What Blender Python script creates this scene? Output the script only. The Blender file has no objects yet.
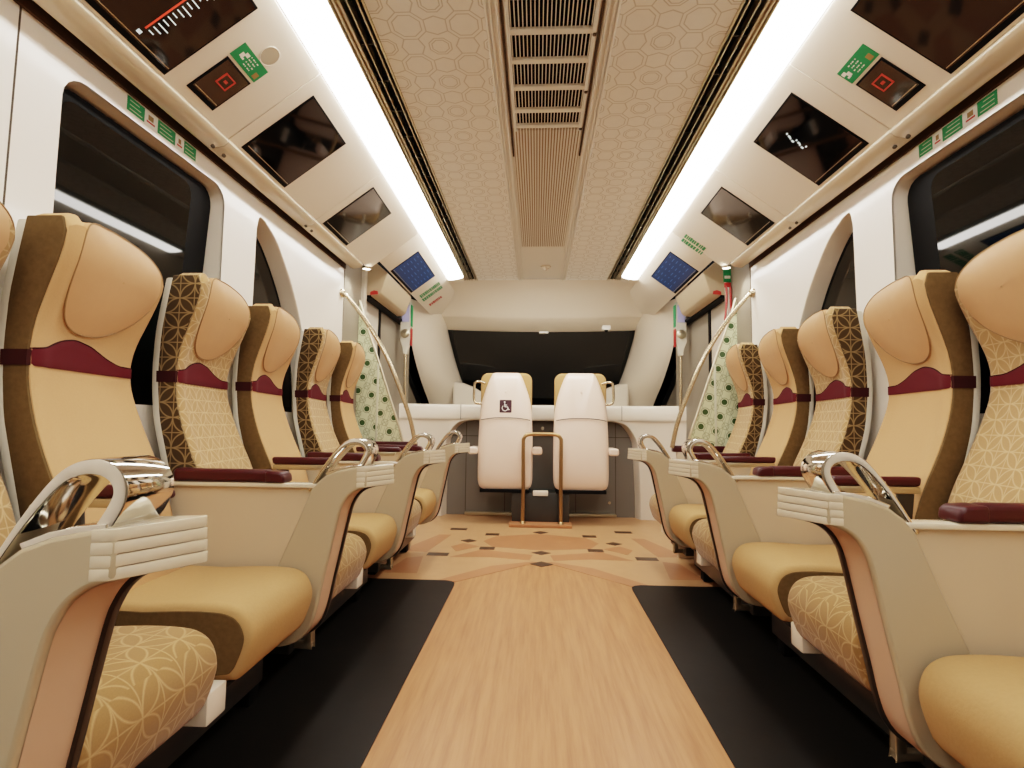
import bpy, bmesh, math, random
from mathutils import Vector, Matrix
random.seed(4)
COL = bpy.context.scene.collection
PI = math.pi

# ------------------------------------------------------------------ materials
def new_mat(name):
    m = bpy.data.materials.new(name); m.use_nodes = True
    nt = m.node_tree
    return m, nt, nt.nodes['Principled BSDF']

def lin(c):
    return tuple(((v / 255) / 12.92 if v / 255 <= 0.04045 else ((v / 255 + 0.055) / 1.055) ** 2.4) for v in c) + (1,)

def plain(name, c, rough=0.5, metal=0.0, coat=0.0, emit=0.0, spec=0.5, noise=0.0, nscale=60, bump=0.0, alpha=1.0):
    m, nt, b = new_mat(name)
    b.inputs['Base Color'].default_value = lin(c)
    b.inputs['Roughness'].default_value = rough
    b.inputs['Metallic'].default_value = metal
    b.inputs['Coat Weight'].default_value = coat
    b.inputs['Coat Roughness'].default_value = 0.08
    b.inputs['Specular IOR Level'].default_value = spec
    if emit:
        b.inputs['Emission Color'].default_value = lin(c); b.inputs['Emission Strength'].default_value = emit
    if noise or bump:
        tc = nt.nodes.new('ShaderNodeTexCoord'); n = nt.nodes.new('ShaderNodeTexNoise')
        n.inputs['Scale'].default_value = nscale; n.inputs['Detail'].default_value = 4
        nt.links.new(tc.outputs['Object'], n.inputs['Vector'])
        if noise:
            mx = nt.nodes.new('ShaderNodeMix'); mx.data_type = 'RGBA'
            k = lin(c)
            mx.inputs[6].default_value = tuple(max(0, v * (1 - noise)) for v in k[:3]) + (1,)
            mx.inputs[7].default_value = tuple(min(1, v * (1 + noise)) for v in k[:3]) + (1,)
            nt.links.new(n.outputs['Fac'], mx.inputs[0]); nt.links.new(mx.outputs[2], b.inputs['Base Color'])
        if bump:
            bp = nt.nodes.new('ShaderNodeBump'); bp.inputs['Strength'].default_value = bump; bp.inputs['Distance'].default_value = 0.002
            nt.links.new(n.outputs['Fac'], bp.inputs['Height']); nt.links.new(bp.outputs['Normal'], b.inputs['Normal'])
    return m

class NB:
    """tiny helper for chains of math nodes"""
    def __init__(s, nt): s.nt = nt
    def m(s, op, a, b=None, c=None):
        n = s.nt.nodes.new('ShaderNodeMath'); n.operation = op
        for i, v in enumerate((a, b, c)):
            if v is None: continue
            if isinstance(v, (int, float)): n.inputs[i].default_value = v
            else: s.nt.links.new(v, n.inputs[i])
        return n.outputs[0]
    def length(s, a, b): return s.m('SQRT', s.m('ADD', s.m('MULTIPLY', a, a), s.m('MULTIPLY', b, b)))
    def line(s, v, w):   # 1 on |v| < w, soft
        return s.m('SUBTRACT', 1.0, s.m('SMOOTH_MIN', s.m('DIVIDE', s.m('ABSOLUTE', v), w), 1.0, 0.1))
    def cell(s, scale, rot=0.0, src='UV'):
        tc = s.nt.nodes.new('ShaderNodeTexCoord'); mp = s.nt.nodes.new('ShaderNodeMapping')
        mp.inputs['Scale'].default_value = (scale, scale, scale); mp.inputs['Rotation'].default_value = (0, 0, rot)
        s.nt.links.new(tc.outputs[src], mp.inputs['Vector'])
        sp = s.nt.nodes.new('ShaderNodeSeparateXYZ'); s.nt.links.new(mp.outputs[0], sp.inputs[0])
        f = lambda o: s.m('ABSOLUTE', s.m('SUBTRACT', s.m('FRACT', o), 0.5))
        return f(sp.outputs[0]), f(sp.outputs[1])

def two_tone(nt, b, fac, c0, c1, nz=0.12, nscale=90, bump=0.0):
    mx = nt.nodes.new('ShaderNodeMix'); mx.data_type = 'RGBA'
    mx.inputs[6].default_value = lin(c0); mx.inputs[7].default_value = lin(c1)
    nt.links.new(fac, mx.inputs[0])
    n = nt.nodes.new('ShaderNodeTexNoise'); n.inputs['Scale'].default_value = nscale; n.inputs['Detail'].default_value = 5
    tc = nt.nodes.new('ShaderNodeTexCoord'); nt.links.new(tc.outputs['Object'], n.inputs['Vector'])
    mr = nt.nodes.new('ShaderNodeMapRange'); mr.inputs[3].default_value = 1 - nz; mr.inputs[4].default_value = 1 + nz
    nt.links.new(n.outputs['Fac'], mr.inputs[0])
    mm = nt.nodes.new('ShaderNodeMix'); mm.data_type = 'RGBA'; mm.blend_type = 'MULTIPLY'; mm.inputs[0].default_value = 1
    nt.links.new(mx.outputs[2], mm.inputs[6]); nt.links.new(mr.outputs[0], mm.inputs[7])
    nt.links.new(mm.outputs[2], b.inputs['Base Color'])
    if bump:
        bp = nt.nodes.new('ShaderNodeBump'); bp.inputs['Strength'].default_value = bump; bp.inputs['Distance'].default_value = 0.0015
        nt.links.new(fac, bp.inputs['Height']); nt.links.new(bp.outputs['Normal'], b.inputs['Normal'])

def petal_mat(name, c0, c1, scale=13, w=0.045, bump=0.3):
    m, nt, b = new_mat(name); b.inputs['Roughness'].default_value = 0.9; b.inputs['Specular IOR Level'].default_value = 0.15
    b.inputs['Sheen Weight'].default_value = 0.15
    k = NB(nt); a, c = k.cell(scale, PI / 4)
    d1 = k.m('SUBTRACT', k.length(k.m('SUBTRACT', .5, a), k.m('ADD', .5, c)), .7071)
    d2 = k.m('SUBTRACT', k.length(k.m('ADD', .5, a), k.m('SUBTRACT', .5, c)), .7071)
    d3 = k.m('SUBTRACT', a, c)
    l = k.m('MAXIMUM', k.m('MAXIMUM', k.line(d1, w), k.line(d2, w)), k.line(d3, w * 1.1))
    two_tone(nt, b, l, c0, c1, 0.14, 300, bump)
    return m

def ceiling_mat():
    m, nt, b = new_mat('ceiling_pattern_panel'); b.inputs['Roughness'].default_value = 0.45
    k = NB(nt); a, c = k.cell(5.0, 0.0)
    o = k.m('MAXIMUM', k.m('MAXIMUM', a, c), k.m('MULTIPLY', k.m('ADD', a, c), .7071))
    l1 = k.line(k.m('SUBTRACT', o, .24), .016)
    l1b = k.line(k.m('SUBTRACT', o, .31), .016)
    a2 = k.m('SUBTRACT', .5, a); c2 = k.m('SUBTRACT', .5, c)
    o2 = k.m('MAXIMUM', k.m('MAXIMUM', a2, c2), k.m('MULTIPLY', k.m('ADD', a2, c2), .7071))
    l2 = k.line(k.m('SUBTRACT', o2, .15), .016)
    l2b = k.line(k.m('SUBTRACT', o2, .2), .016)
    l3 = k.m('MULTIPLY', k.line(k.m('SUBTRACT', a, k.m('MULTIPLY', c, .42)), .02), k.m('GREATER_THAN', o, .31))
    l4 = k.m('MULTIPLY', k.line(k.m('SUBTRACT', c, k.m('MULTIPLY', a, .42)), .02), k.m('GREATER_THAN', o, .31))
    l = k.m('MAXIMUM', k.m('MAXIMUM', k.m('MAXIMUM', l1, l1b), k.m('MAXIMUM', l2, l2b)), k.m('MAXIMUM', l3, l4))
    l = k.m('MULTIPLY', l, 0.62)
    two_tone(nt, b, l, (236, 235, 230), (146, 132, 110), 0.04, 30)
    return m

def glass_pattern_mat():
    m, nt, b = new_mat('partition_patterned_glass'); b.inputs['Roughness'].default_value = 0.25
    k = NB(nt); a, c = k.cell(9.5, 0.3)
    r = k.length(a, c)
    dots = k.m('LESS_THAN', r, .19)
    ring = k.line(k.m('SUBTRACT', r, .27), .035)
    a2 = k.m('SUBTRACT', .5, a); c2 = k.m('SUBTRACT', .5, c)
    ring2 = k.line(k.m('SUBTRACT', k.length(a2, c2), .22), .035)
    diag = k.m('MULTIPLY', k.line(k.m('SUBTRACT', a, c), .04), k.m('GREATER_THAN', r, .27))
    x1 = k.m('MULTIPLY', k.line(k.m('SUBTRACT', a, .38), .04), 1.0)
    l = k.m('MAXIMUM', k.m('MAXIMUM', dots, k.m('MULTIPLY', ring, .9)), k.m('MAXIMUM', k.m('MULTIPLY', ring2, .7), k.m('MAXIMUM', k.m('MULTIPLY', diag, .7), k.m('MULTIPLY', x1, .45))))
    two_tone(nt, b, l, (212, 216, 180), (60, 84, 50), 0.05, 20)
    return m

def wood_mat():
    m, nt, b = new_mat('floor_wood'); b.inputs['Roughness'].default_value = 0.42
    tc = nt.nodes.new('ShaderNodeTexCoord'); mp = nt.nodes.new('ShaderNodeMapping'); mp.inputs['Scale'].default_value = (28, 1.6, 1)
    nt.links.new(tc.outputs['Object'], mp.inputs['Vector'])
    n = nt.nodes.new('ShaderNodeTexNoise'); n.inputs['Scale'].default_value = 1.5; n.inputs['Detail'].default_value = 7; n.inputs['Roughness'].default_value = .62
    nt.links.new(mp.outputs[0], n.inputs['Vector'])
    cr = nt.nodes.new('ShaderNodeValToRGB')
    cr.color_ramp.elements[0].position = .30; cr.color_ramp.elements[0].color = lin((160, 106, 64))
    cr.color_ramp.elements[1].position = .62; cr.color_ramp.elements[1].color = lin((186, 132, 86))
    nt.links.new(n.outputs['Fac'], cr.inputs[0])
    n2 = nt.nodes.new('ShaderNodeTexNoise'); n2.inputs['Scale'].default_value = 1.2
    nt.links.new(tc.outputs['Object'], n2.inputs['Vector'])
    mr = nt.nodes.new('ShaderNodeMapRange'); mr.inputs[3].default_value = .9; mr.inputs[4].default_value = 1.1
    nt.links.new(n2.outputs['Fac'], mr.inputs[0])
    mm = nt.nodes.new('ShaderNodeMix'); mm.data_type = 'RGBA'; mm.blend_type = 'MULTIPLY'; mm.inputs[0].default_value = 1
    nt.links.new(cr.outputs[0], mm.inputs[6]); nt.links.new(mr.outputs[0], mm.inputs[7])
    nt.links.new(mm.outputs[2], b.inputs['Base Color'])
    return m

def glow(name, c, s):
    m, nt, b = new_mat(name)
    b.inputs['Base Color'].default_value = lin(c); b.inputs['Emission Color'].default_value = lin(c); b.inputs['Emission Strength'].default_value = s
    return m

M = dict(
    wall=plain('wall_cream_gloss', (240, 232, 220), .28, coat=.35),
    cove=plain('cove_panel_cream', (232, 220, 202), .34, coat=.2),
    lip=plain('lip_cream_gloss', (216, 200, 174), .18, coat=.5),
    groove=plain('groove_shade_brown', (70, 52, 34), .7, spec=.2),
    seam=plain('seam_dark', (70, 58, 42), .8),
    black=plain('rubber_black', (7, 7, 7), .6, spec=.12),
    pit=plain('void_black', (3, 3, 3), .9, spec=.1),
    glass=plain('night_window_glass', (6, 9, 8), .03, spec=.4),
    wind=plain('night_windscreen_glass', (6, 7, 7), .04, spec=.55),
    chrome=plain('chrome', (225, 222, 215), .08, metal=1),
    alu=plain('brushed_aluminium', (196, 184, 158), .32, metal=.9),
    bronze=plain('bronze_tube', (170, 138, 98), .28, metal=.85),
    pole=plain('champagne_steel', (196, 178, 150), .24, metal=.85),
    ceil=ceiling_mat(),
    ceil2=plain('ceiling_channel_beige', (228, 226, 218), .4),
    ribgap=plain('ceiling_rib_gap', (150, 126, 94), .7),
    rib=plain('ceiling_rib_beige', (230, 226, 216), .4),
    wood=wood_mat(),
    woodlight=plain('floor_tile_light', (190, 144, 102), .4, noise=.08, nscale=12),
    woodred=plain('floor_tile_salmon', (172, 116, 78), .4, noise=.1, nscale=10),
    inlay=plain('floor_inlay_dark', (72, 50, 32), .4),
    mat=plain('floor_mat_black', (20, 16, 11), .5, spec=.25, noise=.4, nscale=9, bump=.25),
    fab=plain('fabric_tan', (198, 156, 112), .9, spec=.15, noise=.05, nscale=180, bump=.25),
    fab2=plain('fabric_tan_cushion', (176, 141, 96), .9, spec=.15, noise=.07, nscale=120, bump=.3),
    brown=plain('fabric_brown_side', (98, 78, 50), .92, spec=.12, noise=.3, nscale=70, bump=.3),
    leather=plain('headrest_leather', (206, 160, 118), .5, spec=.35, noise=.04, nscale=30),
    piping=plain('headrest_piping_brown', (150, 116, 74), .7),
    maroon=plain('maroon_band_fabric', (88, 24, 32), .8, spec=.2),
    maroond=plain('maroon_band_side', (52, 16, 16), .85, spec=.2),
    pad=plain('maroon_pad_leather', (62, 12, 18), .38, spec=.4),
    patf=petal_mat('fabric_petal_front', (172, 136, 92), (204, 172, 128), 16, .05),
    pats=petal_mat('fabric_petal_side', (66, 50, 28), (150, 124, 84), 14, .05),
    patc=petal_mat('fabric_petal_cushion', (146, 113, 70), (178, 145, 100), 13, .045),
    shell=plain('seat_shell_light_grey', (206, 200, 184), .35, coat=.2),
    arm=plain('armrest_cream_plastic', (196, 178, 150), .3, coat=.3),
    leg=plain('armrest_leg_shaded_cream', (176, 161, 134), .3, coat=.3),  # armrest cream darkened, the shade on the leg put into the colour
    armtip=plain('armrest_tip_ivory_gloss', (210, 198, 174), .2, coat=.5),
    armin=plain('armrest_inner_rose', (196, 164, 138), .4),
    trim=plain('edge_trim_charcoal', (38, 33, 26), .35),
    grey=plain('door_grey_panel', (128, 118, 102), .45),
    head=plain('door_head_tan', (176, 156, 128), .5),
    greyl=plain('door_leaf_light', (196, 184, 166), .4),
    dash=plain('dashboard_grey', (112, 107, 98), .5),
    dashd=plain('pedestal_charcoal', (46, 46, 42), .5),
    white=plain('cab_white_panel', (232, 220, 202), .32, coat=.25),
    tshell=plain('forward_seat_shell_blush', (240, 214, 194), .3, coat=.25),
    scr=plain('display_black_glass', (8, 7, 7), .05, spec=.5),
    scrg=plain('display_grey_glass', (40, 38, 32), .06, spec=.7),
    scrb=glow('display_blue_screen', (12, 40, 78), .5),
    blue2=glow('display_blue_text', (60, 92, 140), .6),
    red=glow('display_red_mark', (150, 40, 26), .45),
    redl=glow('display_red_line', (200, 60, 40), .9),
    wht=glow('display_white_mark', (200, 214, 214), .8),
    grn=plain('sign_green', (14, 136, 80), .4),
    signw=plain('sign_white', (240, 238, 230), .4),
    signr=plain('sign_red', (186, 40, 36), .4),
    signb=plain('sign_tan_photo', (150, 120, 70), .5),
    redp=plain('emergency_red_plastic', (176, 44, 36), .35),
    plum=plain('sign_plum', (58, 16, 30), .4),
    lens=glow('downlight_lens', (255, 246, 230), 12),
    light=glow('light_strip_diffuser', (255, 250, 243), 17.0),
    pglass=glass_pattern_mat(),
    frost=plain('partition_frosted_edge', (206, 208, 184), .3),
    gril=plain('speaker_grille_grey', (176, 160, 136), .6),
)

# ------------------------------------------------------------------ mesh builder
class MB:
    def __init__(s): s.v = []; s.f = []; s.mi = []
    def add(s, vs, fs, mi=0):
        o = len(s.v); s.v += [tuple(v) for v in vs]
        for f in fs: s.f.append([i + o for i in f]); s.mi.append(mi)
    def box(s, x0, x1, y0, y1, z0, z1, mi=0):
        s.add([(x, y, z) for x in (x0, x1) for y in (y0, y1) for z in (z0, z1)],
              [(0, 1, 3, 2), (4, 6, 7, 5), (0, 4, 5, 1), (2, 3, 7, 6), (0, 2, 6, 4), (1, 5, 7, 3)], mi)
    def prism(s, poly, axis, a0, a1, mi=0, mcap=None):
        n = len(poly)
        def P(p, a): return {'y': (p[0], a, p[1]), 'x': (a, p[0], p[1]), 'z': (p[0], p[1], a)}[axis]
        vs = [P(p, a0) for p in poly] + [P(p, a1) for p in poly]
        s.add(vs, [(i, (i + 1) % n, n + (i + 1) % n, n + i) for i in range(n)], mi)
        s.add([], [], 0)
        o = len(s.v) - 2 * n
        s.f += [[o + i for i in range(n)][::-1], [o + n + i for i in range(n)]]; s.mi += [mi if mcap is None else mcap] * 2
    def strip(s, fr_, bk_, y0, y1, mi=0):
        # slab between a front and a back profile (lists of (x, z) of equal length), quads only
        n = len(fr_)
        for y in (y0, y1): s.add([(p[0], y, p[1]) for p in fr_] + [(p[0], y, p[1]) for p in bk_], [(i, i + 1, n + i + 1, n + i) for i in range(n - 1)], mi)
        for L in (fr_, bk_): s.add([(p[0], y0, p[1]) for p in L] + [(p[0], y1, p[1]) for p in L], [(i, i + 1, n + i + 1, n + i) for i in range(n - 1)], mi)
        for i in (0, n - 1): s.add([(fr_[i][0], y0, fr_[i][1]), (fr_[i][0], y1, fr_[i][1]), (bk_[i][0], y1, bk_[i][1]), (bk_[i][0], y0, bk_[i][1])], [(0, 1, 2, 3)], mi)
    def tube(s, pts, r, seg=10, mi=0, closed=False, flat=None):
        pts = [Vector(p) for p in pts]; n = len(pts); rings = []
        up = None
        for i, p in enumerate(pts):
            a = pts[i - 1] if (i > 0 or closed) else pts[i]; b = pts[(i + 1) % n] if (i < n - 1 or closed) else pts[i]
            t = (b - a).normalized()
            if up is None:
                up = t.orthogonal().normalized()
            up = (up - t * up.dot(t)).normalized(); sd = t.cross(up)
            rr = r[i] if isinstance(r, (list, tuple)) else r
            rings.append([p + up * math.cos(2 * PI * k / seg) * rr + sd * math.sin(2 * PI * k / seg) * rr for k in range(seg)])
        vs = [v for g in rings for v in g]; fs = []
        m = n if closed else n - 1
        for i in range(m):
            j = (i + 1) % n
            for k in range(seg):
                fs.append((i * seg + k, i * seg + (k + 1) % seg, j * seg + (k + 1) % seg, j * seg + k))
        if not closed: fs += [list(range(seg))[::-1], [(n - 1) * seg + k for k in range(seg)]]
        s.add(vs, fs, mi)
    def grid(s, P, mi=0, close=False):
        r, c = len(P), len(P[0])
        s.add([v for row in P for v in row], [(i * c + j, i * c + j + 1, (i + 1) * c + j + 1, (i + 1) * c + j) for i in range(r - 1) for j in range(c - 1)], mi)
    def lathe(s, prof, c, seg=20, mi=0, axis='z'):
        rows = []
        for r, h in prof:
            rows.append([(c[0] + r * math.cos(2 * PI * k / seg), c[1] + r * math.sin(2 * PI * k / seg), c[2] + h) if axis == 'z' else
                         (c[0] + h, c[1] + r * math.cos(2 * PI * k / seg), c[2] + r * math.sin(2 * PI * k / seg)) for k in range(seg + 1)])
        s.grid(rows, mi)
    def mir(s, side):
        if side < 0:
            s.v = [(-x, y, z) for x, y, z in s.v]
        return s
    def build(s, name, mats, parent=None, bevel=0.0, seg=2, ang=38, bang=30, loc=None, weld=1e-5, solid=True):
        me = bpy.data.meshes.new(name); bm = bmesh.new()
        vs = [bm.verts.new(v) for v in s.v]
        for f, m in zip(s.f, s.mi):
            try:
                q = bm.faces.new([vs[i] for i in f]); q.material_index = m
            except ValueError: pass
        bmesh.ops.remove_doubles(bm, verts=bm.verts[:], dist=weld)
        bmesh.ops.dissolve_degenerate(bm, edges=bm.edges[:], dist=1e-6)
        if solid: bmesh.ops.recalc_face_normals(bm, faces=bm.faces[:])
        if bevel:
            es = [e for e in bm.edges if len(e.link_faces) == 2 and e.calc_face_angle(0) > math.radians(bang)]
            bmesh.ops.bevel(bm, geom=es, offset=bevel, segments=seg, profile=.5, affect='EDGES', clamp_overlap=True)
        uv = bm.loops.layers.uv.new('UVMap')
        for f in bm.faces:
            f.smooth = len(f.verts) <= 4; n = f.normal; ax = max(range(3), key=lambda i: abs(n[i]))
            for l in f.loops:
                c = l.vert.co
                l[uv].uv = (c.y, c.z) if ax == 0 else ((c.x, c.z) if ax == 1 else (c.x, c.y))
        for e in bm.edges:
            if len(e.link_faces) == 2 and e.calc_face_angle(0) > math.radians(ang): e.smooth = False
        bm.to_mesh(me); bm.free()
        for m in (mats if isinstance(mats, (list, tuple)) else [mats]): me.materials.append(m)
        o = bpy.data.objects.new(name, me); COL.objects.link(o)
        if loc is not None: o.location = loc
        if parent is not None: o.parent = parent
        return o

def curve_pts(P, n=6, closed=False):
    P = [Vector(p) for p in P]; out = []; m = len(P)
    for i in range(m if closed else m - 1):
        p0 = P[(i - 1) % m] if (closed or i > 0) else P[0]; p1 = P[i]; p2 = P[(i + 1) % m]
        p3 = P[(i + 2) % m] if (closed or i + 2 < m) else P[-1]
        for k in range(n):
            t = k / n
            out.append(.5 * (2 * p1 + (p2 - p0) * t + (2 * p0 - 5 * p1 + 4 * p2 - p3) * t * t + (3 * p1 - p0 - 3 * p2 + p3) * t ** 3))
    if not closed: out.append(P[-1])
    return [tuple(p) for p in out]

def tag(o, label=None, cat=None, group=None, kind=None):
    if label: o['label'] = label
    if cat: o['category'] = cat
    if group: o['group'] = group
    if kind: o['kind'] = kind
    return o
def thing(name, label, cat, loc=(0, 0, 0), group=None):
    o = bpy.data.objects.new(name, None); o.empty_display_size = .05; COL.objects.link(o); o.location = loc
    return tag(o, label, cat, group)
def struct(name, loc=None):
    o = bpy.data.objects.new(name, None); o.empty_display_size = .05; COL.objects.link(o)
    if loc: o.location = loc
    o['kind'] = 'structure'; return o
def S(o): o['kind'] = 'structure'; return o
def nest(r, pairs):
    base = lambda o: o.name.split('.')[0]
    for cn, pn in pairs:
        p = next(c for c in r.children if base(c) == pn)
        for c in [c for c in r.children if base(c) == cn]: c.parent = p
def copy_tree(root, loc):
    r = root.copy(); COL.objects.link(r); r.location = loc
    for ch in list(root.children):
        c = ch.copy(); COL.objects.link(c); c.parent = r
        for g in list(ch.children):
            d = g.copy(); COL.objects.link(d); d.parent = c
    return r

YB, YC = -1.7, 4.92            # rear end and end of the flat ceiling
HW = 1.36                      # wall plane
ZC = 2.27                      # ceiling height

# ------------------------------------------------------------------ floor
b = MB(); b.box(-1.48, 1.48, YB, 7.4, -.06, 0, 0)
def tile(poly, mi, h=.0015):
    b.prism(poly, 'z', 0, h, mi)
tile([(-1.3, 3.05), (-.49, 3.05), (-.1, 3.44), (0, 3.50), (.1, 3.44), (.49, 3.05), (1.3, 3.05), (1.3, 5.4), (-1.3, 5.4)], 1, .001)
for s in (1, -1):
    tile([(s * .49, 3.05), (s * .62, 3.05), (s * .32, 3.40), (s * .06, 3.53), (s * .02, 3.50), (s * .1, 3.44)], 2)
    tile([(s * .08, 3.56), (s * .34, 3.62), (s * .62, 3.60), (s * .42, 3.83), (s * .30, 3.78), (s * .06, 3.70)], 2)
    tile([(s * .75, 3.2), (s * .95, 3.2), (s * .9, 3.55), (s * .8, 3.6)], 2)
    tile([(s * .80, 3.72), (s * 1.0, 3.74), (s * .82, 4.3), (s * .72, 4.3)], 2)
    tile([(s * .45, 3.92), (s * .60, 3.76), (s * .66, 3.9), (s * .58, 4.02)], 2)
tile([(-.36, 3.92), (0, 3.84), (.36, 3.92), (.44, 4.1), (.36, 4.28), (0, 4.4), (-.36, 4.28), (-.44, 4.1)], 2)
def dia(x, y, w, h): tile([(x - w, y), (x, y - h), (x + w, y), (x, y + h)], 3, .0022)
def bar(x, y, w, h): tile([(x - w, y - h), (x + w, y - h), (x + w, y + h), (x - w, y + h)], 3, .0022)
dia(0, 3.47, .078, .066); dia(0, 3.765, .068, .06); dia(0, 4.46, .065, .06)
for s in (1, -1):
    bar(s * .711, 3.665, .073, .042); bar(s * .39, 3.87, .055, .042); dia(s * .555, 4.10, .062, .06)
    bar(s * .392, 4.35, .055, .04); bar(s * .695, 4.54, .07, .04)
S(b.build('floor', [M['wood'], M['woodlight'], M['woodred'], M['inlay']]))

for s, nm in ((-1, 'left'), (1, 'right')):
    b = MB(); xi = .49; P = [(xi, YB + .05), (1.33, YB + .05), (1.33, 3.06), (xi + .06, 3.06), (xi + .025, 3.045), (xi + .005, 3.02), (xi, 2.97)]
    b.prism(P, 'z', .0005, .006, 0); b.mir(s)
    tag(b.build('floor_mat', M['mat'], bevel=.002), f'long black rubber floor mat under the {nm} row of seats', 'floor mat')

# ------------------------------------------------------------------ walls with openings
def rrect(y0, y1, z0, z1, r, n=5):
    out = []
    for cy, cz, a0 in ((y1 - r, z1 - r, 0), (y0 + r, z1 - r, PI / 2), (y0 + r, z0 + r, PI), (y1 - r, z0 + r, 1.5 * PI)):
        out += [(cy + r * math.cos(a0 + k * PI / 2 / n), cz + r * math.sin(a0 + k * PI / 2 / n)) for k in range(n + 1)]
    return out
WIN = rrect(1.33, 2.09, .95, 1.872, .075)
ARCH = [(2.335, .95), (2.345, 1.80)] + curve_pts([(2.345, 1.80), (2.362, 1.862), (2.40, 1.868), (2.45, 1.852), (2.535, 1.808), (2.635, 1.72), (2.745, 1.595), (2.84, 1.45), (2.90, 1.32), (2.95, 1.15), (2.97, .95)], 4)[1:]
ARCH = [(p[0], p[1]) for p in ARCH]
def inset(poly, d):
    n = len(poly); out = []
    area = sum(poly[i][0] * poly[(i + 1) % n][1] - poly[(i + 1) % n][0] * poly[i][1] for i in range(n)); sg = 1 if area > 0 else -1
    for i in range(n):
        p0, p1, p2 = Vector(poly[i - 1]), Vector(poly[i]), Vector(poly[(i + 1) % n])
        if (p1 - p0).length < 1e-6 or (p2 - p1).length < 1e-6: out.append(tuple(p1)); continue
        e1 = (p1 - p0).normalized(); e2 = (p2 - p1).normalized()
        n1 = Vector((-e1.y, e1.x)) * sg; n2 = Vector((-e2.y, e2.x)) * sg
        m = (n1 + n2); m = m / max(.4, m.length_squared) * 2
        out.append(tuple(p1 + m * d * .5 * 2 / 2 if False else p1 + (n1 + n2) / max(.5, (n1 + n2).length_squared) * 2 * d * 1.0))
    return out
def flip_if(poly):  # dedupe
    out = []
    for p in poly:
        if not out or (Vector(p) - Vector(out[-1])).length > 1e-4: out.append(p)
    if (Vector(out[0]) - Vector(out[-1])).length < 1e-4: out.pop()
    return out
WIN = flip_if(WIN); ARCH = flip_if(ARCH)
def wall_mesh(name, s):
    me = bpy.data.meshes.new(name); bm = bmesh.new(); edges = []
    def loop(poly):
        vs = [bm.verts.new((s * HW, p[0], p[1])) for p in poly]
        es = [bm.edges.new((vs[i], vs[(i + 1) % len(vs)])) for i in range(len(vs))]
        edges.extend(es); return vs
    loop([(YB, 0), (3.46, 0), (3.46, 2.06), (YB, 2.06)])
    rings = [loop(WIN), loop(ARCH)]
    bmesh.ops.triangle_fill(bm, edges=edges, use_beauty=True, use_dissolve=False)
    kill = []
    for f in bm.faces:                      # drop anything filled inside a hole
        c = f.calc_center_median()
        for poly in (WIN, ARCH):
            n = len(poly); ins = False; j = n - 1
            for i in range(n):
                if (poly[i][1] > c.z) != (poly[j][1] > c.z) and c.y < (poly[j][0] - poly[i][0]) * (c.z - poly[i][1]) / (poly[j][1] - poly[i][1]) + poly[i][0]: ins = not ins
                j = i
            if ins: kill.append(f)
    bmesh.ops.delete(bm, geom=list(set(kill)), context='FACES_ONLY')
    for f in bm.faces: f.material_index = 0; f.smooth = False
    for vs in rings:                        # reveals
        r2 = [bm.verts.new((s * (HW + .012), v.co.y, v.co.z)) for v in vs]
        r3 = [bm.verts.new((s * (HW + .10), v.co.y, v.co.z)) for v in vs]
        for A, B in ((vs, r2), (r2, r3)):
            for i in range(len(vs)):
                f = bm.faces.new((A[i], A[(i + 1) % len(vs)], B[(i + 1) % len(vs)], B[i])); f.material_index = 1; f.smooth = True
    bm.to_mesh(me); bm.free()
    me.materials.append(M['wall']); me.materials.append(M['cove'])
    o = bpy.data.objects.new(name, me); COL.objects.link(o); return S(o)
W = {-1: wall_mesh('wall_left', -1), 1: wall_mesh('wall_right', 1)}
wi = 0
for s in (-1, 1):
    b = MB(); b.box(HW - .001, HW + .002, 1.197, 1.202, .1, 1.95); b.box(HW - .001, HW + .002, .30, .305, .1, 1.95); b.mir(s)
    b.build('panel_seam', M['seam'], W[s])
    for poly, kind in ((WIN, 'w'), (ARCH, 'a')):
        wi += 1; w = struct(f'window_{wi}')
        tilt = lambda b: setattr(b, 'v', [(x - (z - 1.3) * .062, y, z) for x, y, z in b.v])
        b = MB(); b.prism(poly, 'x', HW + .092, HW + .104, 0); b.mir(s); b.build('window_frame', M['black'], w)
        if kind == 'w':
            ip = rrect(1.37, 1.945, .99, 1.825, .05)
            b = MB(); b.prism(rrect(1.345, 2.075, .965, 1.858, .07), 'x', HW + .08, HW + .088, 0); tilt(b); b.mir(s); b.build('rubber_seal', M['black'], w, bevel=.003)
            b = MB(); b.prism(ip, 'x', HW + .076, HW + .081, 0); tilt(b); b.mir(s); b.build('pane', M['glass'], w)
        else:
            ip = [(2.43, .98), (2.43, 1.80), (2.47, 1.80), (2.53, 1.765), (2.62, 1.68), (2.72, 1.56), (2.80, 1.44), (2.86, 1.30), (2.90, 1.15), (2.92, .98)]
            b = MB(); b.prism(ip, 'x', HW + .08, HW + .089, 0); b.mir(s); b.build('pane', M['glass'], w)
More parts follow.
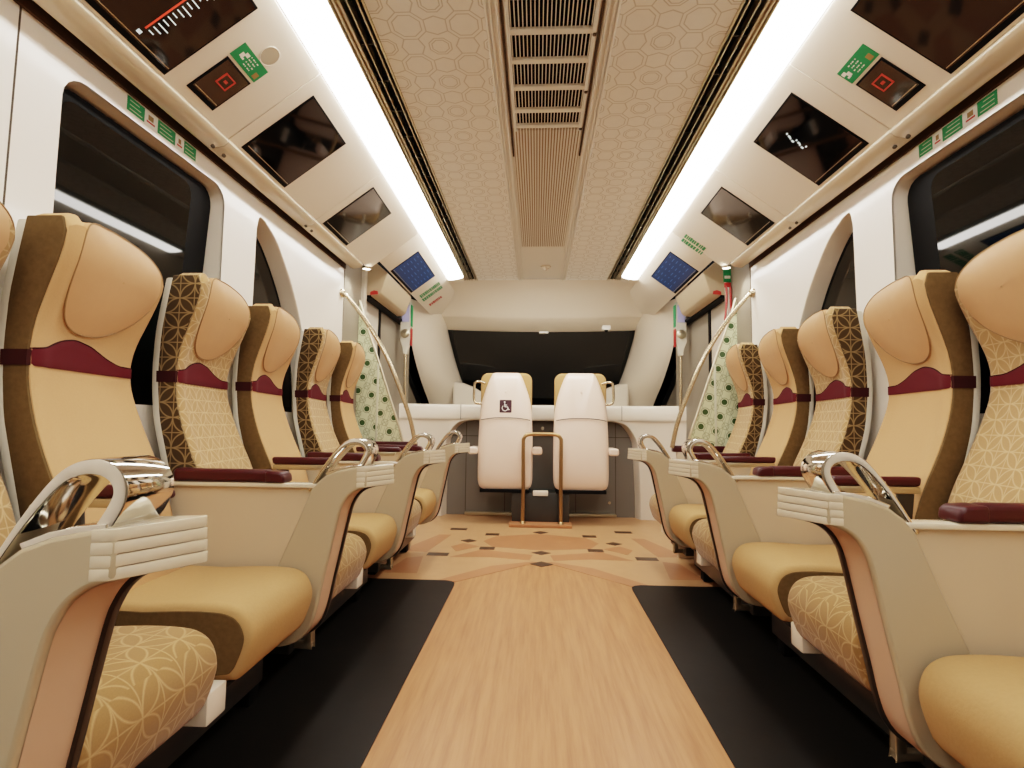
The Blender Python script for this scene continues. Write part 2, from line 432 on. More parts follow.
    # recess shadow gap + cove
def pan(t, Y, off=0.0):
    """point on the slanted panel (right side): t down the slope from its top edge"""
    return (.885 + .805 * t - .594 * off, Y, 2.243 - .594 * t - .805 * off)
TL = .436
def panel_box(b, t0, t1, y0, y1, o0, o1, mi=0):
    vs = [pan(t, y, o) for t in (t0, t1) for y in (y0, y1) for o in (o0, o1)]
    b.add(vs, [(0, 1, 3, 2), (4, 6, 7, 5), (0, 4, 5, 1), (2, 3, 7, 6), (0, 2, 6, 4), (1, 5, 7, 3)], mi)
tn = 0
for s in (-1, 1):
    tn += 1; cv = struct(f'trim_{tn}')
    ys = [YB, -.5, .4, 1.06, 1.895, 2.70, 3.60]
    for i in range(len(ys) - 1):
        b = MB(); panel_box(b, 0, TL, ys[i] + .0015, ys[i + 1] - .0015, -.02, 0); b.mir(s); b.build('cove_panel', M['cove'], cv, bevel=.0015, seg=1)
    b = MB(); panel_box(b, 0, .345, 3.603, 6.3, -.02, 0); b.mir(s); b.build('cove_panel', M['cove'], cv, bevel=.003)
    b = MB(); panel_box(b, .0, TL + .02, YB, 3.6, -.034, -.012); b.mir(s); b.build('panel_backing', M['seam'], cv)
    # glossy rounded lip under the panels
    b = MB(); P = [(1.238, 1.990), (1.232, 1.972), (1.252, 1.955), (1.278, 1.950), (1.298, 1.946), (1.312, 1.947), (1.319, 1.953), (1.320, 1.965), (1.30, 1.99)]
    ysl = [YB, .4, 1.06, 1.895, 2.70, 3.47]
    for i in range(len(ysl) - 1):
        b.prism(P, 'y', ysl[i] + .001, ysl[i + 1] - .001, 0)
    b.mir(s); b.build('lip', M['lip'], cv, bevel=.003)
    b = MB(); b.prism([(1.30, 1.988), (1.37, 1.988), (1.37, 2.1), (1.28, 2.1)], 'y', YB, 3.46, 0); b.box(1.350, 1.3605, YB, 3.46, 1.945, 2.0); b.mir(s); b.build('shadow_gap', M['groove'], cv)  # brown strip on the wall paints the shade behind the lip
    for y in (1.07 + .06, 1.86, 1.93, 2.665, 2.735):   # little latches on the lip
        b = MB(); b.lathe([(0, -.003), (.006, -.003), (.0075, 0), (.0075, .006)], (0, 0, 0), 12); 
        q = [(1.268, y, 1.939)]; b.v = [(x * .8 + z * .62 + 1.272, yy + y, -x * .62 + z * .8 + 1.935) for x, yy, z in b.v]
        b.mir(s); b.build('latch', M['seam'], cv)

# ------------------------------------------------------------------ ceiling
ce = struct('ceiling')
for s in (-1, 1):
    b = MB(); b.box(.226, .612, YB, YC, ZC, ZC + .02); b.mir(s); b.build('patterned_panel', M['ceil'], ce)
    b = MB()
    for x in (.186, .205, .219): b.box(x - .004, x + .004, YB, YC, ZC - .008, ZC + .02)
    b.box(.176, .23, YB, YC, ZC + .004, ZC + .02); b.mir(s); b.build('channel_rail', M['rib'], ce, bevel=.002)
    b = MB(); b.box(.164, .172, YB, 2.6, ZC - .0, ZC + .01); b.mir(s); b.build('channel_gap', M['seam'], ce)
    # linear diffuser between panel and light: black slot with chrome fins
    b = MB(); b.box(.612, .735, YB, YC, ZC + .03, ZC + .05); b.mir(s); b.build('slot_back', M['pit'], ce)
    b = MB()
    for x, w in ((.616, .006), (.634, .004), (.668, .0025), (.694, .005), (.712, .006), (.728, .006)): b.box(x - w / 2 - .001, x + w / 2 + .001, YB, YC, ZC - .006, ZC + .03)
    b.mir(s); b.build('diffuser_fin', M['alu'], ce, bevel=.001, seg=1)
    b = MB()
    for y in [i * .205 + YB for i in range(32)]: b.box(.632, .696, y, y + .006, ZC + .004, ZC + .03)
    b.mir(s); b.build('diffuser_bridge', M['trim'], ce)
    b = MB(); b.box(.696, .735, YB, YC, ZC + .008, ZC + .03); b.mir(s); b.build('slot_side', M['alu'], ce)
b = MB(); b.box(-.178, .178, YB, YC, ZC + .012, ZC + .03); b.build('channel_panel', M['ceil2'], ce)
b = MB()
for i in range(23):
    x = -.154 + i * .014; b.box(x - .004, x + .004, 2.36, 4.0, ZC + .001, ZC + .013)
b.build('ribbed_panel', M['rib'], ce)
b = MB(); b.box(-.162, .162, 2.36, 4.0, ZC + .0105, ZC + .0115); b.build('rib_gap', M['ribgap'], ce)
b = MB(); b.box(-1.5, 1.5, YB, 7.5, 2.42, 2.46); b.build('roof_skin', M['seam'], ce)
# return air vent
v = thing('air_vent', 'long slatted ceiling air vent with black gaps in the centre channel', 'vent', (0, 1.2, ZC))
b = MB(); b.box(-.146, .146, -1.6, 1.14, .0105, .0118); b.build('dark_backing', M['pit'], v)
b = MB()
for i in range(21):
    x = -.14 + i * .014; b.box(x - .0017, x + .0017, -1.6, 1.14, .003, .0105)
b.build('slat', M['rib'], v)
y = 2.345
for y0 in [2.345 - .02, 2.205, 2.05, 1.89, 1.74, 1.585, 1.42, 1.26, 1.1, .94, .78, .6, .3, 0, -.3]:
    b = MB(); b.box(-.146, .146, y0 - 1.2 - .012, y0 - 1.2 + .012, -.003, .0105); b.build('cross_bar', M['rib'], v, bevel=.002)
b = MB(); b.box(-.158, -.144, -1.6, 1.16, -.006, .012); b.box(.144, .158, -1.6, 1.16, -.006, .012); b.build('vent_frame', M['ceil2'], v, bevel=.002)
for y in (1.75, 2.07, 2.34):
    b = MB(); b.lathe([(0, -.01), (.007, -.01), (.008, -.004), (.008, 0)], (.152, y - 1.2, 0), 10); b.build('screw_cap', M['seam'], v)
# smoke detector
d = thing('smoke_detector', 'small round smoke detector at the far end of the ceiling channel', 'smoke detector', (.03, 4.52, ZC + .012))
b = MB(); b.lathe([(0, -.03), (.02, -.03), (.026, -.018), (.042, -.014), (.045, 0)], (0, 0, 0), 20); b.build('housing', M['white'], d)
b = MB(); b.lathe([(0, -.036), (.008, -.036), (.009, -.029)], (0, 0, 0), 12); b.build('sensor', M['alu'], d)

for s, nm in ((-1, 'left'), (1, 'right')):
    L = thing('ceiling_light', f'long continuous white light strip along the {nm} side of the ceiling', 'ceiling light', (s * .8, 1.6, ZC))
    b = MB(); b.prism([(.738 - .8, -.004), (.745 - .8, -.012), (.80 - .8, -.026), (.85 - .8, -.032), (.878 - .8, -.030), (.883 - .8, -.020), (.883 - .8, .03), (.738 - .8, .03)], 'y', YB - 1.6, 4.80 - 1.6, 0); b.mir(s); b.build('diffuser', M['light'], L, bevel=.002)
    b = MB(); b.prism([(.738 - .8, -.006), (.80 - .8, -.028), (.883 - .8, -.034), (.883 - .8, .03), (.738 - .8, .03)], 'y', 4.80 - 1.6, 4.93 - 1.6, 0); b.mir(s); b.build('end_cap', M['cove'], L, bevel=.004)

# ------------------------------------------------------------------ things on the slanted panels
SD = {-1: 'left', 1: 'right'}
def panel_thing(name, label, cat, s, t, Y, group=None):
    p = pan(t, Y, 0)
    o = thing(name, label, cat, (s * p[0], Y, p[2]), group)
    def part(nm, mat, fn, bevel=0.0):
        b = MB(); fn(b); b.v = [(x - p[0], y - Y, z - p[2]) for x, y, z in b.v]; b.mir(s); return b.build(nm, mat, o, bevel=bevel, seg=1)
    return o, part
def display(s, t0, t1, y0, y1, label, glass, extra=None):
    o, part = panel_thing('ceiling_display', label, 'screen', s, (t0 + t1) / 2, (y0 + y1) / 2)
    part('bezel', M['black'], lambda b: panel_box(b, t0, t1, y0, y1, -.001, .003), .001)
    part('screen', glass, lambda b: panel_box(b, t0 + .007, t1 - .018, y0 + .007, y1 - .007, .003, .0045))
    part('bezel_strip', M['alu'], lambda b: panel_box(b, t1 - .026, t1 - .0235, y0 + .012, y1 - .012, .0045, .0055))
    if extra: extra(part)
    kids = [c for c in o.children if c.name.split('.')[0] not in ('bezel', 'screen', 'bezel_strip')]
    nest(o, [(c.name.split('.')[0], 'screen') for c in kids] + [('bezel_strip', 'bezel')])
    return o
for s in (-1, 1):
    y1 = 1.53 if s < 0 else 1.60
    def route(part, s=s, y1=y1):
        if s > 0:
            def few(b):
                for k in range(3): panel_box(b, .13, .16 - k * .008, y1 - .42 + k * .03, y1 - .41 + k * .03, .0045, .0052)
            part('screen_text', M['scrg'], few); return
        part('route_line', M['redl'], lambda b: panel_box(b, .06, .362, y1 - .155, y1 - .150, .0045, .0054))
        def ticks(b):
            for k in range(15):
                t = .357 - k * .017; l = .018 + .020 * ((k * 7) % 5) / 4
                panel_box(b, t, t + .0035, y1 - .142, y1 - .142 + l, .0045, .0054)
        part('station_names', M['wht'], ticks)
        part('arrow_mark', M['wht'], lambda b: panel_box(b, .376, .387, y1 - .162, y1 - .148, .0045, .0054))
    display(s, .06, .425, y1 - .68, y1, ('large route display with red line nearest the camera on the left slanted panel' if s < 0 else 'large dark display nearest the camera on the right slanted panel'), M['scr'], route)
    yy = 1.605 if s < 0 else 1.675
    def redmark(part, s=s, yy=yy):
        def fn(b):
            panel_box(b, .27, .275, yy + .045, yy + .10, .0045, .0052); panel_box(b, .315, .32, yy + .045, yy + .10, .0045, .0052)
            panel_box(b, .27, .32, yy + .045, yy + .052, .0045, .0052); panel_box(b, .27, .32, yy + .094, yy + .10, .0045, .0052)
            panel_box(b, .29, .30, yy + .065, yy + .08, .0045, .0052)
        part('red_symbol', M['red'], fn)
    display(s, .232, .40, yy, yy + .14, f'small dark square display with red symbol on the {SD[s]} slanted panel', M['scrg'], redmark)
    o, part = panel_thing('safety_sign', f'green safety instruction sign with white hand symbol beside small display, {SD[s]} side', 'sign', s, .19, yy + .07)
    part('sign_plate', M['grn'], lambda b: panel_box(b, .158, .222, yy - .003, yy + .145, -.0005, .0015))
    def hand(b):
        yh = yy + (.02 if s < 0 else .11)
        panel_box(b, .182, .200, yh, yh + .016, .0015, .0019); panel_box(b, .172, .186, yh + .012, yh + .03, .0015, .0019); panel_box(b, .195, .202, yh + .008, yh + .024, .0015, .0019)
    part('hand_symbol', M['signw'], hand)
    def txt(b):
        for k in range(4):
            tt = .170 + k * .012; o0 = yy + .056
            for j in range(4): panel_box(b, tt, tt + .004, o0 + j * .011, o0 + j * .011 + .004 + .004 * ((k + j) % 2), .0015, .0019)
    part('sign_text', M['signw'], txt)
    yp = yy + (.115 if s < 0 else .012)
    part('sign_photo', M['signb'], lambda b: panel_box(b, .192, .214, yp, yp + .02, .0015, .0019))
    y0 = 1.965 if s < 0 else 2.0
    def logo(part, s=s, y0=y0):
        def fn(b):
            for k in range(9): panel_box(b, .16 + .012 * k, .166 + .012 * k + .006 * (k % 2), y0 + .19 + .006 * ((k * 5) % 4), y0 + .20 + .006 * ((k * 5) % 4), .0045, .0052)
        part('screen_text', M['wht'] if s > 0 else M['scrg'], fn)
    display(s, .07, .425, y0, y0 + .36, f'square black display above the {SD[s]} arched window', M['scr'], logo)
    y0 = 2.765 if s < 0 else 2.80
    display(s, .08, .425, y0, y0 + .36, f'square grey-lit display before the blue screen, {SD[s]} slanted panel', M['scrg'])
    y0 = 3.85 if s < 0 else 3.88
    def bl(part, s=s, y0=y0):
        def fn(b):
            for k in range(6):
                for j in range(5):
                    yy = y0 + .06 + j * .12; panel_box(b, .10 + k * .032, .105 + k * .032, yy, yy + .03 + .05 * ((k * 3 + j * 5) % 4) / 4, .0045, .0052)
        part('screen_text', M['blue2'], fn)
    display(s, .075, .335, y0, y0 + .66, f'blue information screen at the far end of the {SD[s]} slanted panel', M['scrb'], bl)
    # loose green lettering near the far end
    o, part = panel_thing('exit_lettering', 'green lettering with red line below the left blue screen' if s < 0 else 'green lettering before the right blue screen', 'lettering', s, .2, 4.8 if s < 0 else 3.58)
    g = random.Random(7)
    def glyphs(t0, t1, y0, y1, rows):
        def fn(b):
            for r in range(rows):
                t = t0
                while t < t1:
                    w = g.uniform(.008, .02); ya = y0 + (y1 - y0) * r / rows
                    panel_box(b, t, t + w, ya + g.uniform(0, .01), ya + (y1 - y0) / rows * .75, 0, .0012); t += w + g.uniform(.003, .008)
        return fn
    if s < 0:
        part('green_words', M['grn'], glyphs(.08, .30, 4.70, 4.95, 2)); part('red_words', M['signr'], glyphs(.14, .28, 5.08, 5.18, 1))
    else:
        part('green_words', M['grn'], glyphs(.09, .25, 3.50, 3.65, 2))
# speaker grille, left
o, part = panel_thing('speaker_grille', 'round grey speaker grille beside the left light strip', 'speaker', -1, .12, 1.70)
def disc(t, Y, r, o0, o1, n=24):
    def fn(b):
        top = [pan(t + r * math.cos(2 * PI * k / n), Y + r * math.sin(2 * PI * k / n), o1) for k in range(n)]
        bot = [pan(t + r * math.cos(2 * PI * k / n), Y + r * math.sin(2 * PI * k / n), o0) for k in range(n)]
        b.add(top + bot, [list(range(n))] + [(k, (k + 1) % n, n + (k + 1) % n, n + k) for k in range(n)])
    return fn
part('mesh_disc', M['gril'], disc(.12, 1.70, .034, -.001, .001))
part('rim', M['cove'], lambda b: b.tube([pan(.12 + .036 * math.cos(2 * PI * k / 28), 1.70 + .036 * math.sin(2 * PI * k / 28), .0005) for k in range(28)], .0015, 6, closed=True))

# stickers above the big windows
for s in (-1, 1):
    y0, y1 = (1.55, 1.89) if s < 0 else (1.60, 1.93)
    o = thing('window_sticker', f'green and white emergency sticker strip above the {SD[s]} window', 'sign', (s * (HW - .0005), y0, 1.890))
    def strip(a, c, z0, z1, mat, nm, off=.001):
        b = MB(); b.box(-off, 0, a, c, z0, z1); b.mir(s); b.build(nm, M[mat], o)
    Ls = y1 - y0
    strip(0, Ls, 0, .052, 'signw', 'white_backing', .0006)
    for a, c in ((0, .22), (.40, .66), (.80, 1.0)): strip(a * Ls, c * Ls, .002, .050, 'grn', 'green_field')
    for a, c in ((.25, .36), (.69, .77)):
        strip(a * Ls, c * Ls, .012, .018, 'signr', 'red_symbol'); strip((a + .02) * Ls, (c - .02) * Ls, .022, .04, 'signb', 'red_symbol')
    for a, c in ((.03, .19), (.43, .63), (.82, .98)):
        for k in range(3): strip(a * Ls, (c - .02 * k) * Ls, .010 + k * .014, .0125 + k * .014, 'frost', 'sign_text', .0016)

# ------------------------------------------------------------------ seats
FRONT = [(.43, 1.075), (.55, 1.098), (.65, 1.125), (.72, 1.150), (.80, 1.188), (.86, 1.213), (.92, 1.232), (.98, 1.246), (1.04, 1.252), (1.09, 1.250), (1.14, 1.242), (1.20, 1.224), (1.26, 1.204), (1.31, 1.188), (1.36, 1.180), (1.44, 1.178)]
BACK = [(.43, 1.20), (.65, 1.235), (.80, 1.275), (.90, 1.302), (1.0, 1.314), (1.08, 1.318), (1.2, 1.314), (1.3, 1.300), (1.44, 1.278)]
def ip(tab, z):
    if z <= tab[0][0]: return tab[0][1]
    for (z0, a), (z1, c) in zip(tab, tab[1:]):
        if z <= z1: t = (z - z0) / (z1 - z0); return a + (c - a) * t
    return tab[-1][1]
def fr(z): return (ip(FRONT, z - .015) + ip(FRONT, z) + ip(FRONT, z + .015)) / 3
def bk(z): return (ip(BACK, z - .02) + ip(BACK, z) + ip(BACK, z + .02)) / 3
SW = .438; ZB = .44; SH = .15; SHB = .03      # SH: the back is turned slightly toward the front of the train
def ztop(u):
    T = [(0, 1.395), (.02, 1.408), (.05, 1.412), (.07, 1.405), (.10, 1.412), (.2, 1.424), (.28, 1.420), (.335, 1.408), (.38, 1.390), (.412, 1.362), (.428, 1.335), (SW, 1.295)]
    return ip(T, u)
X0 = 1.1      # seat origin
def rnd(u):      # rounding of the front edges: tight near, softer far
    if u < .008: return .008 - math.sqrt(max(0, .008 ** 2 - (.008 - u) ** 2))
    e = SW - u
    return .022 - math.sqrt(max(0, .022 ** 2 - (.022 - e) ** 2)) if e < .022 else 0
def waist(b):     # the back narrows at the band
    b.v = [(x, y * (1 - .085 * math.exp(-((z - 1.05) / .15) ** 2)), z) for x, y, z in b.v]
def make_seat(s, pat):
    nm = 'passenger_seat'
    r = thing(nm, '', 'seat', (s * X0, 0, 0))
    fab, side, cus = (M['patf'], M['pats'], M['patc']) if pat else (M['fab'], M['brown'], M['fab2'])
    # backrest: closed grid
    us = [0, .003, .008, .018, .035, .05, .07, .1, .16, .22, .28, .33, .37, .40, .416, .426, .433, SW]
    nv = 34; F = []; B = []
    for u in us:
        zt = ztop(u); e = min(u, SW - u); edge = rnd(u)
        wing = .008 * max(0, 1 - abs(e - .03) / .04)
        fc, bc = [], []
        for k in range(nv + 1):
            z = ZB + (zt - ZB) * k / nv
            top = max(0, (z - (zt - .022)) / .022); rt = .022 * (1 - math.sqrt(max(0, 1 - top * top))) if top > 0 else 0
            fc.append((fr(z) + edge - wing + rt - X0 + SH * u, u, z)); bc.append((bk(z) - rt - X0 + SHB * u, u, z))
        F.append(fc); B.append(bc)
    b = MB(); b.grid(F); b.grid(B)
    n = len(us)
    b.grid([[F[i][-1] for i in range(n)], [B[i][-1] for i in range(n)]]); b.grid([[F[i][0] for i in range(n)], [B[i][0] for i in range(n)]])
    b.grid([F[0], B[0]]); b.grid([F[-1], B[-1]])
    waist(b); b.mir(s); b.build('backrest', fab, r)
    for far in (0, 1):    # side bolsters
        u = SW if far else 0; zt = ztop(u) - .002
        zs = [ZB + .02 + (zt - ZB - .02) * k / 26 for k in range(27)]
        P = [(fr(z) + (.020 if far else .0015) + max(0, z - zt + .012) - X0 + SH * u, z) for z in zs]; Q = [(bk(z) - .004 - X0 + SHB * u, z) for z in zs]
        # round the top front corner
        b = MB(); b.strip(P, Q, (-.006 if not far else SW - .012), (.004 if not far else SW + .0012)); waist(b); b.mir(s)
        b.build('side_bolster', side, r, bevel=.003)
    # headrest pad
    O = curve_pts([(.15, 1.392), (.3, 1.408), (.55, 1.405), (.76, 1.390), (.91, 1.356), (.955, 1.305), (.915, 1.255), (.78, 1.190), (.58, 1.142), (.40, 1.124), (.24, 1.134), (.155, 1.18), (.125, 1.28)], 5, True)
    cu, cz = .50, 1.285; rows = []
    for q in (0.02, .25, .45, .62, .76, .86, .93, .975, 1.0, 1.015):
        row = []
        for (a, z) in O + [O[0]]:
            uu = (cu + (a - cu) * q) * SW; zz = cz + (z - cz) * q
            h = .003 + .014 * (1 - min(1, q) ** 3.5) if q <= 1 else -.012
            row.append((fr(zz) - h - X0 + SH * uu, uu, zz))
        rows.append(row)
    b = MB(); b.grid(rows); b.mir(s); b.build('headrest_pad', M['leather'], r, ang=60)
    pp = [(fr(z) - .0035 - X0 + SH * a * SW, a * SW, z) for a, z in O]
    b = MB(); b.tube(pp, .002, 6, closed=True); b.mir(s); b.build('headrest_piping', M['piping'], r)
    # maroon band
    zt = [(0, 1.066), (.12, 1.075), (.22, 1.098), (.34, 1.108), (.5, 1.098), (.68, 1.072), (.82, 1.058), (1, 1.055)]
    rows = []
    for i in range(33):
        u = i / 32; e = min(u, 1 - u) * SW; edge = rnd(u * SW) + SH * u * SW
        wing = .008 * max(0, 1 - abs(e - .03) / .04); zu = (ip(zt, u - .03) + ip(zt, u) + ip(zt, u + .03)) / 3
        rows.append([(fr(z) + edge - wing - h - X0, u * SW, z) for z, h in ((1.026, -.004), (1.027, .003), (1.03, .004), (1.03 + (zu - 1.03) * .3, .0045), (1.03 + (zu - 1.03) * .7, .0045), (zu, .004), (zu + .002, .003), (zu + .003, -.004))])
    b = MB(); b.grid(rows); waist(b); b.mir(s); b.build('maroon_band', M['maroon'], r, ang=60)
    b = MB(); b.tube([(row[5][0] + .001, row[5][1], row[5][2] + .001) for row in rows], .0022, 6); waist(b); b.mir(s); b.build('band_piping', M['maroond'], r)
    for y0, y1, k0 in ((-.0085, .004, 0), (SW - .004, SW + .008, SH * SW)):
        k1 = 0 if k0 == 0 else SHB * SW
        b = MB(); zs = [1.027 + k * .0095 for k in range(5)]
        b.prism([(fr(z) + (-.001 if k0 == 0 else .02) - X0 + k0, z) for z in zs] + [(bk(z) - X0 + k1, z) for z in zs[::-1]], 'y', y0, y1)
        waist(b); b.mir(s); b.build('band_side', M['maroond'], r)
    # shell behind
    zs = [ZB - .02 + (1.385 - ZB + .02) * k / 26 for k in range(27)]
    b = MB(); b.strip([(bk(z) - .006 - X0, z) for z in zs], [(bk(z) + .018 - X0, z) for z in zs], -.007, SW + .007); b.v = [(x + SHB * y, y, z) for x, y, z in b.v]; waist(b); b.mir(s)
    b.build('back_shell', M['shell'], r, bevel=.006)
    # cushion
    C0, C1 = .088, .446
    def prof(g): return [(1.13 - g, .30), (1.13 - g, .452 - g), (1.0, .449 - g), (.88, .455 - g), (.80, .453 - g), (.762 + g, .444 - g), (.738 + g, .425 - g), (.724 + g, .395), (.722 + g, .365), (.734 + g, .32), (.752 + g, .282 + g), (.79, .27 + g), (1.0, .255 + g), (1.08, .26 + g)]
    prof0 = prof; prof = lambda g: [(q[0], q[1]) for q in curve_pts(prof0(g)[2:], 3)] + prof0(g)[:2]
    b = MB(); P = prof(0); b.prism([(x - X0, z) for x, z in P], 'y', C0, C1); b.mir(s)
    b.build('seat_cushion', cus, r, bevel=.020, seg=4, bang=60)
    for y0, y1 in ((C0 - .0025, C0 + .004), (C1 - .004, C1 + .0025)):
        b = MB(); b.prism([(.925 + (x - .925) * .905 - X0, .365 + (z - .365) * .80) for x, z in prof(0)], 'y', y0, y1); b.mir(s); b.build('cushion_side', side, r, bevel=.002)
    b = MB(); b.prism([(.775 - X0, .262), (.80 - X0, .24), (1.1 - X0, .225), (1.1 - X0, .27), (.79 - X0, .274)], 'y', C0 + .008, C1 - .008); b.mir(s)
    b.build('seat_pan', M['trim'], r, bevel=.004)
    nest(r, [('headrest_piping', 'headrest_pad'), ('band_side', 'maroon_band'), ('band_piping', 'maroon_band'), ('cushion_side', 'seat_cushion')])
    return r
protos = {(s, p): None for s in (-1, 1) for p in (True, False)}
seat_list = [  # side, y of near edge, patterned?, label
    (-1, .708, True, 'petal-patterned seat at the near left corner, mostly cut by the frame edge'),
    (-1, 1.19, False, 'nearest tall plain tan seat of left row, brown side, before the big window'),
    (-1, 1.705, True, 'left seat with dark petal-patterned side, between big window and left arched window'),
    (-1, 2.17, False, 'plain tan seat with brown side in front of the left arched window'),
    (-1, 2.72, True, 'left seat with dark petal-patterned side, second from the glass partition'),
    (-1, 3.185, False, 'plain tan seat of left row right beside the glass partition'),
    (1, .69, False, 'plain tan seat at bottom right corner of the photo, only its cushion visible'),
    (1, 1.235, True, 'petal-patterned tan seat at the right edge with large leather headrest'),
    (1, 1.69, False, 'nearest whole plain tan seat of right row with brown side, beside the big window'),
    (1, 2.215, True, 'right seat with dark petal-patterned side in front of the right arched window'),
    (1, 2.67, False, 'plain tan seat with brown side, second from the right glass partition'),
    (1, 3.195, True, 'petal-patterned seat of right row right beside the glass partition'),
]
for s, y, p, lab in seat_list:
    if protos[(s, p)] is None:
        o = make_seat(s, p); protos[(s, p)] = o; o.location = (s * X0, y, 0)
    else: o = copy_tree(protos[(s, p)], (s * X0, y, 0))
    o['label'] = lab; o['group'] = 'passenger seats along the ' + SD[s] + ' wall'

# ------------------------------------------------------------------ aisle armrests (dividers between pairs)
AT = .11
def make_arm(s):
    r = thing('aisle_armrest', '', 'armrest', (s * .9, 0, 0)); A0 = .9
    def mk(nm, mat, b, **k): b.v = [(x - A0, y, z) for x, y, z in b.v]; b.mir(s); return b.build(nm, mat, r, **k)
    I = [(p[0], p[1]) for p in curve_pts([(.572, .697), (.605, .686), (.630, .668), (.648, .640), (.661, .60), (.690, .46), (.706, .385), (.720, .315), (.738, .262), (.770, .225), (.82, .205), (.90, .198)], 4)]
    def off(L, d):
        out = []
        for i, p in enumerate(L):
            t = (Vector(L[min(len(L) - 1, i + 1)]) - Vector(L[max(0, i - 1)])).normalized(); out.append((p[0] + t.y * d, p[1] - t.x * d))
        return out
    P = [(.572, .762), (.61, .758), (.66, .748), (.70, .733), (.728, .712), (.75, .685), (.80, .56), (.86, .42), (.91, .30)] + I[::-1]
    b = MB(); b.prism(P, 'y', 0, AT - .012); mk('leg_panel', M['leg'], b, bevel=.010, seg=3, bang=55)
    # ribbed tip
    b = MB(); y0, y1 = -.003, AT - .012
    n = 4
    for k in range(n):
        za = .764 - k * .0165; zb = za - .0157; e = .002 * k; q = AT - .014
        P = [(.605, -.0006), (.577 + e * .4, -.0006), (.570 + e * .5, .004), (.513 - e * .6, q - .010), (.512 - e * .6, q - .003), (.518 - e * .5, q), (.605, q)]
        b.add([(x, y, za - (x - .51) * .045) for x, y in P] + [(x, y, zb - (x - .51) * .045) for x, y in P], [list(range(7)), list(range(7, 14))[::-1]] + [(i, (i + 1) % 7, 7 + (i + 1) % 7, 7 + i) for i in range(7)])
    b.add([(x, y, z) for z in (.702, .757) for x, y in ((.60, .004), (.583, .004), (.526, AT - .022), (.60, AT - .018))], [(0, 1, 2, 3), (4, 5, 6, 7), (0, 1, 5, 4), (1, 2, 6, 5), (2, 3, 7, 6), (3, 0, 4, 7)])
    mk('ribbed_tip', M['armtip'], b, bevel=.0018, seg=2, bang=55)
    # rosy inner face of the leg toward the aisle
    A = off(I, .0012)
    b = MB(); b.grid([[(p[0], .011, p[1]) for p in A], [(p[0], .05, p[1]) for p in A], [(p[0], AT - .016, p[1]) for p in A]]); mk('inner_face', M['armin'], b, solid=False)
    # dark rubber edge on the far side
    T = [(.520, .706), (.548, .701)] + I
    b = MB(); b.prism(off(T, .009) + off(T, -.012)[::-1], 'y', AT - .016, AT - .002); mk('edge_trim', M['trim'], b, bevel=.002)
    # divider panel toward the wall + top ledge
    b = MB(); b.prism([(.79, .24), (1.14, .24), (1.215, .60), (1.215, .690), (.735, .690), (.76, .42)], 'y', .016, .048); mk('divider_panel', M['arm'], b, bevel=.003)
    b = MB(); b.prism([(.725, .690), (1.215, .690), (1.215, .704), (.73, .704)], 'y', .002, .050); mk('top_ledge', M['armtip'], b, bevel=.004)
    # maroon pads
    b = MB(); b.prism([(.875, .705), (1.205, .705), (1.205, .746), (.90, .744), (.88, .736)], 'y', .0, .050); mk('arm_pad', M['pad'], b, bevel=.012, seg=3)
    b = MB(); b.prism([(.835, .705), (.90, .705), (.90, .742), (.85, .739), (.838, .729)], 'y', -.004, .060); mk('pad_end', M['pad'], b, bevel=.010, seg=3)
    # chrome strap handle
    C = curve_pts([(.598, .757), (.582, .784), (.575, .806), (.583, .826), (.606, .838), (.638, .834), (.668, .812), (.712, .755), (.758, .680)], 6)
    C = [(c[0], c[1]) for c in C]
    th = .0065; outer = []; inner = []
    for i, c in enumerate(C):
        a = Vector(C[max(0, i - 1)]); e = Vector(C[min(len(C) - 1, i + 1)]); t = (e - a).normalized(); nrm = Vector((-t.y, t.x))
        q = i / (len(C) - 1); tt = .0105 if q < .5 else .0105 - .0065 * (q - .5) / .5
        outer.append(tuple(Vector(c) + nrm * tt)); inner.append(tuple(Vector(c) - nrm * tt))
    b = MB()
    rows = []
    for i in range(len(C)):
        o_, n_ = outer[i], inner[i]; w0, w1 = .006, .094
        rows.append([(o_[0], w0, o_[1]), (o_[0], w1, o_[1]), (n_[0], w1, n_[1]), (n_[0], w0, n_[1]), (o_[0], w0, o_[1])])
    b.grid(rows); b.add(rows[0][:4], [(0, 1, 2, 3)]); b.add(rows[-1][:4], [(0, 1, 2, 3)])
    mk('chrome_handle', M['chrome'], b, bevel=.0025, seg=2)
    b = MB(); b.prism([(.588, .767), (.625, .763), (.665, .755), (.705, .739), (.70, .731), (.66, .746), (.62, .754), (.588, .758)], 'y', .004, .095); mk('handle_base', M['chrome'], b, bevel=.002)
    b = MB()
    for q in (0, 1, 2):
        c = Vector((.672 + q * .010, .806 - q * .012)); t = Vector((.7, -.72)); nn = Vector((.72, .70))
        b.tube([(c.x + nn.x * .004, .008, c.y + nn.y * .004), (c.x + nn.x * .004, .092, c.y + nn.y * .004)], .0042, 8)
    mk('grip_ribs', M['alu'], b)
    b = MB(); b.box(.93, 1.02, .025, .085, .007, .24); mk('foot_post', M['black'], b, bevel=.004)
    nest(r, [('grip_ribs', 'chrome_handle'), ('handle_base', 'chrome_handle'), ('inner_face', 'leg_panel'), ('edge_trim', 'leg_panel'), ('pad_end', 'arm_pad')])
    return r
arms = [(-1, .655, 'big cream armrest with chrome handle at the near left corner'),
        (-1, 1.645, 'second cream armrest of the left row, rising from the floor mat'),
        (-1, 2.63, 'third cream armrest of the left row, beside the dark-sided seat'),
        (-1, 3.635, 'farthest cream armrest of left row, at the foot of the glass partition'),
        (1, 1.15, 'big cream armrest with chrome handle nearest on the right'),
        (1, 2.142, 'second cream armrest of the right row, by the mat end'),
        (1, 3.125, 'farthest cream armrest of the right row')]
ap = {}
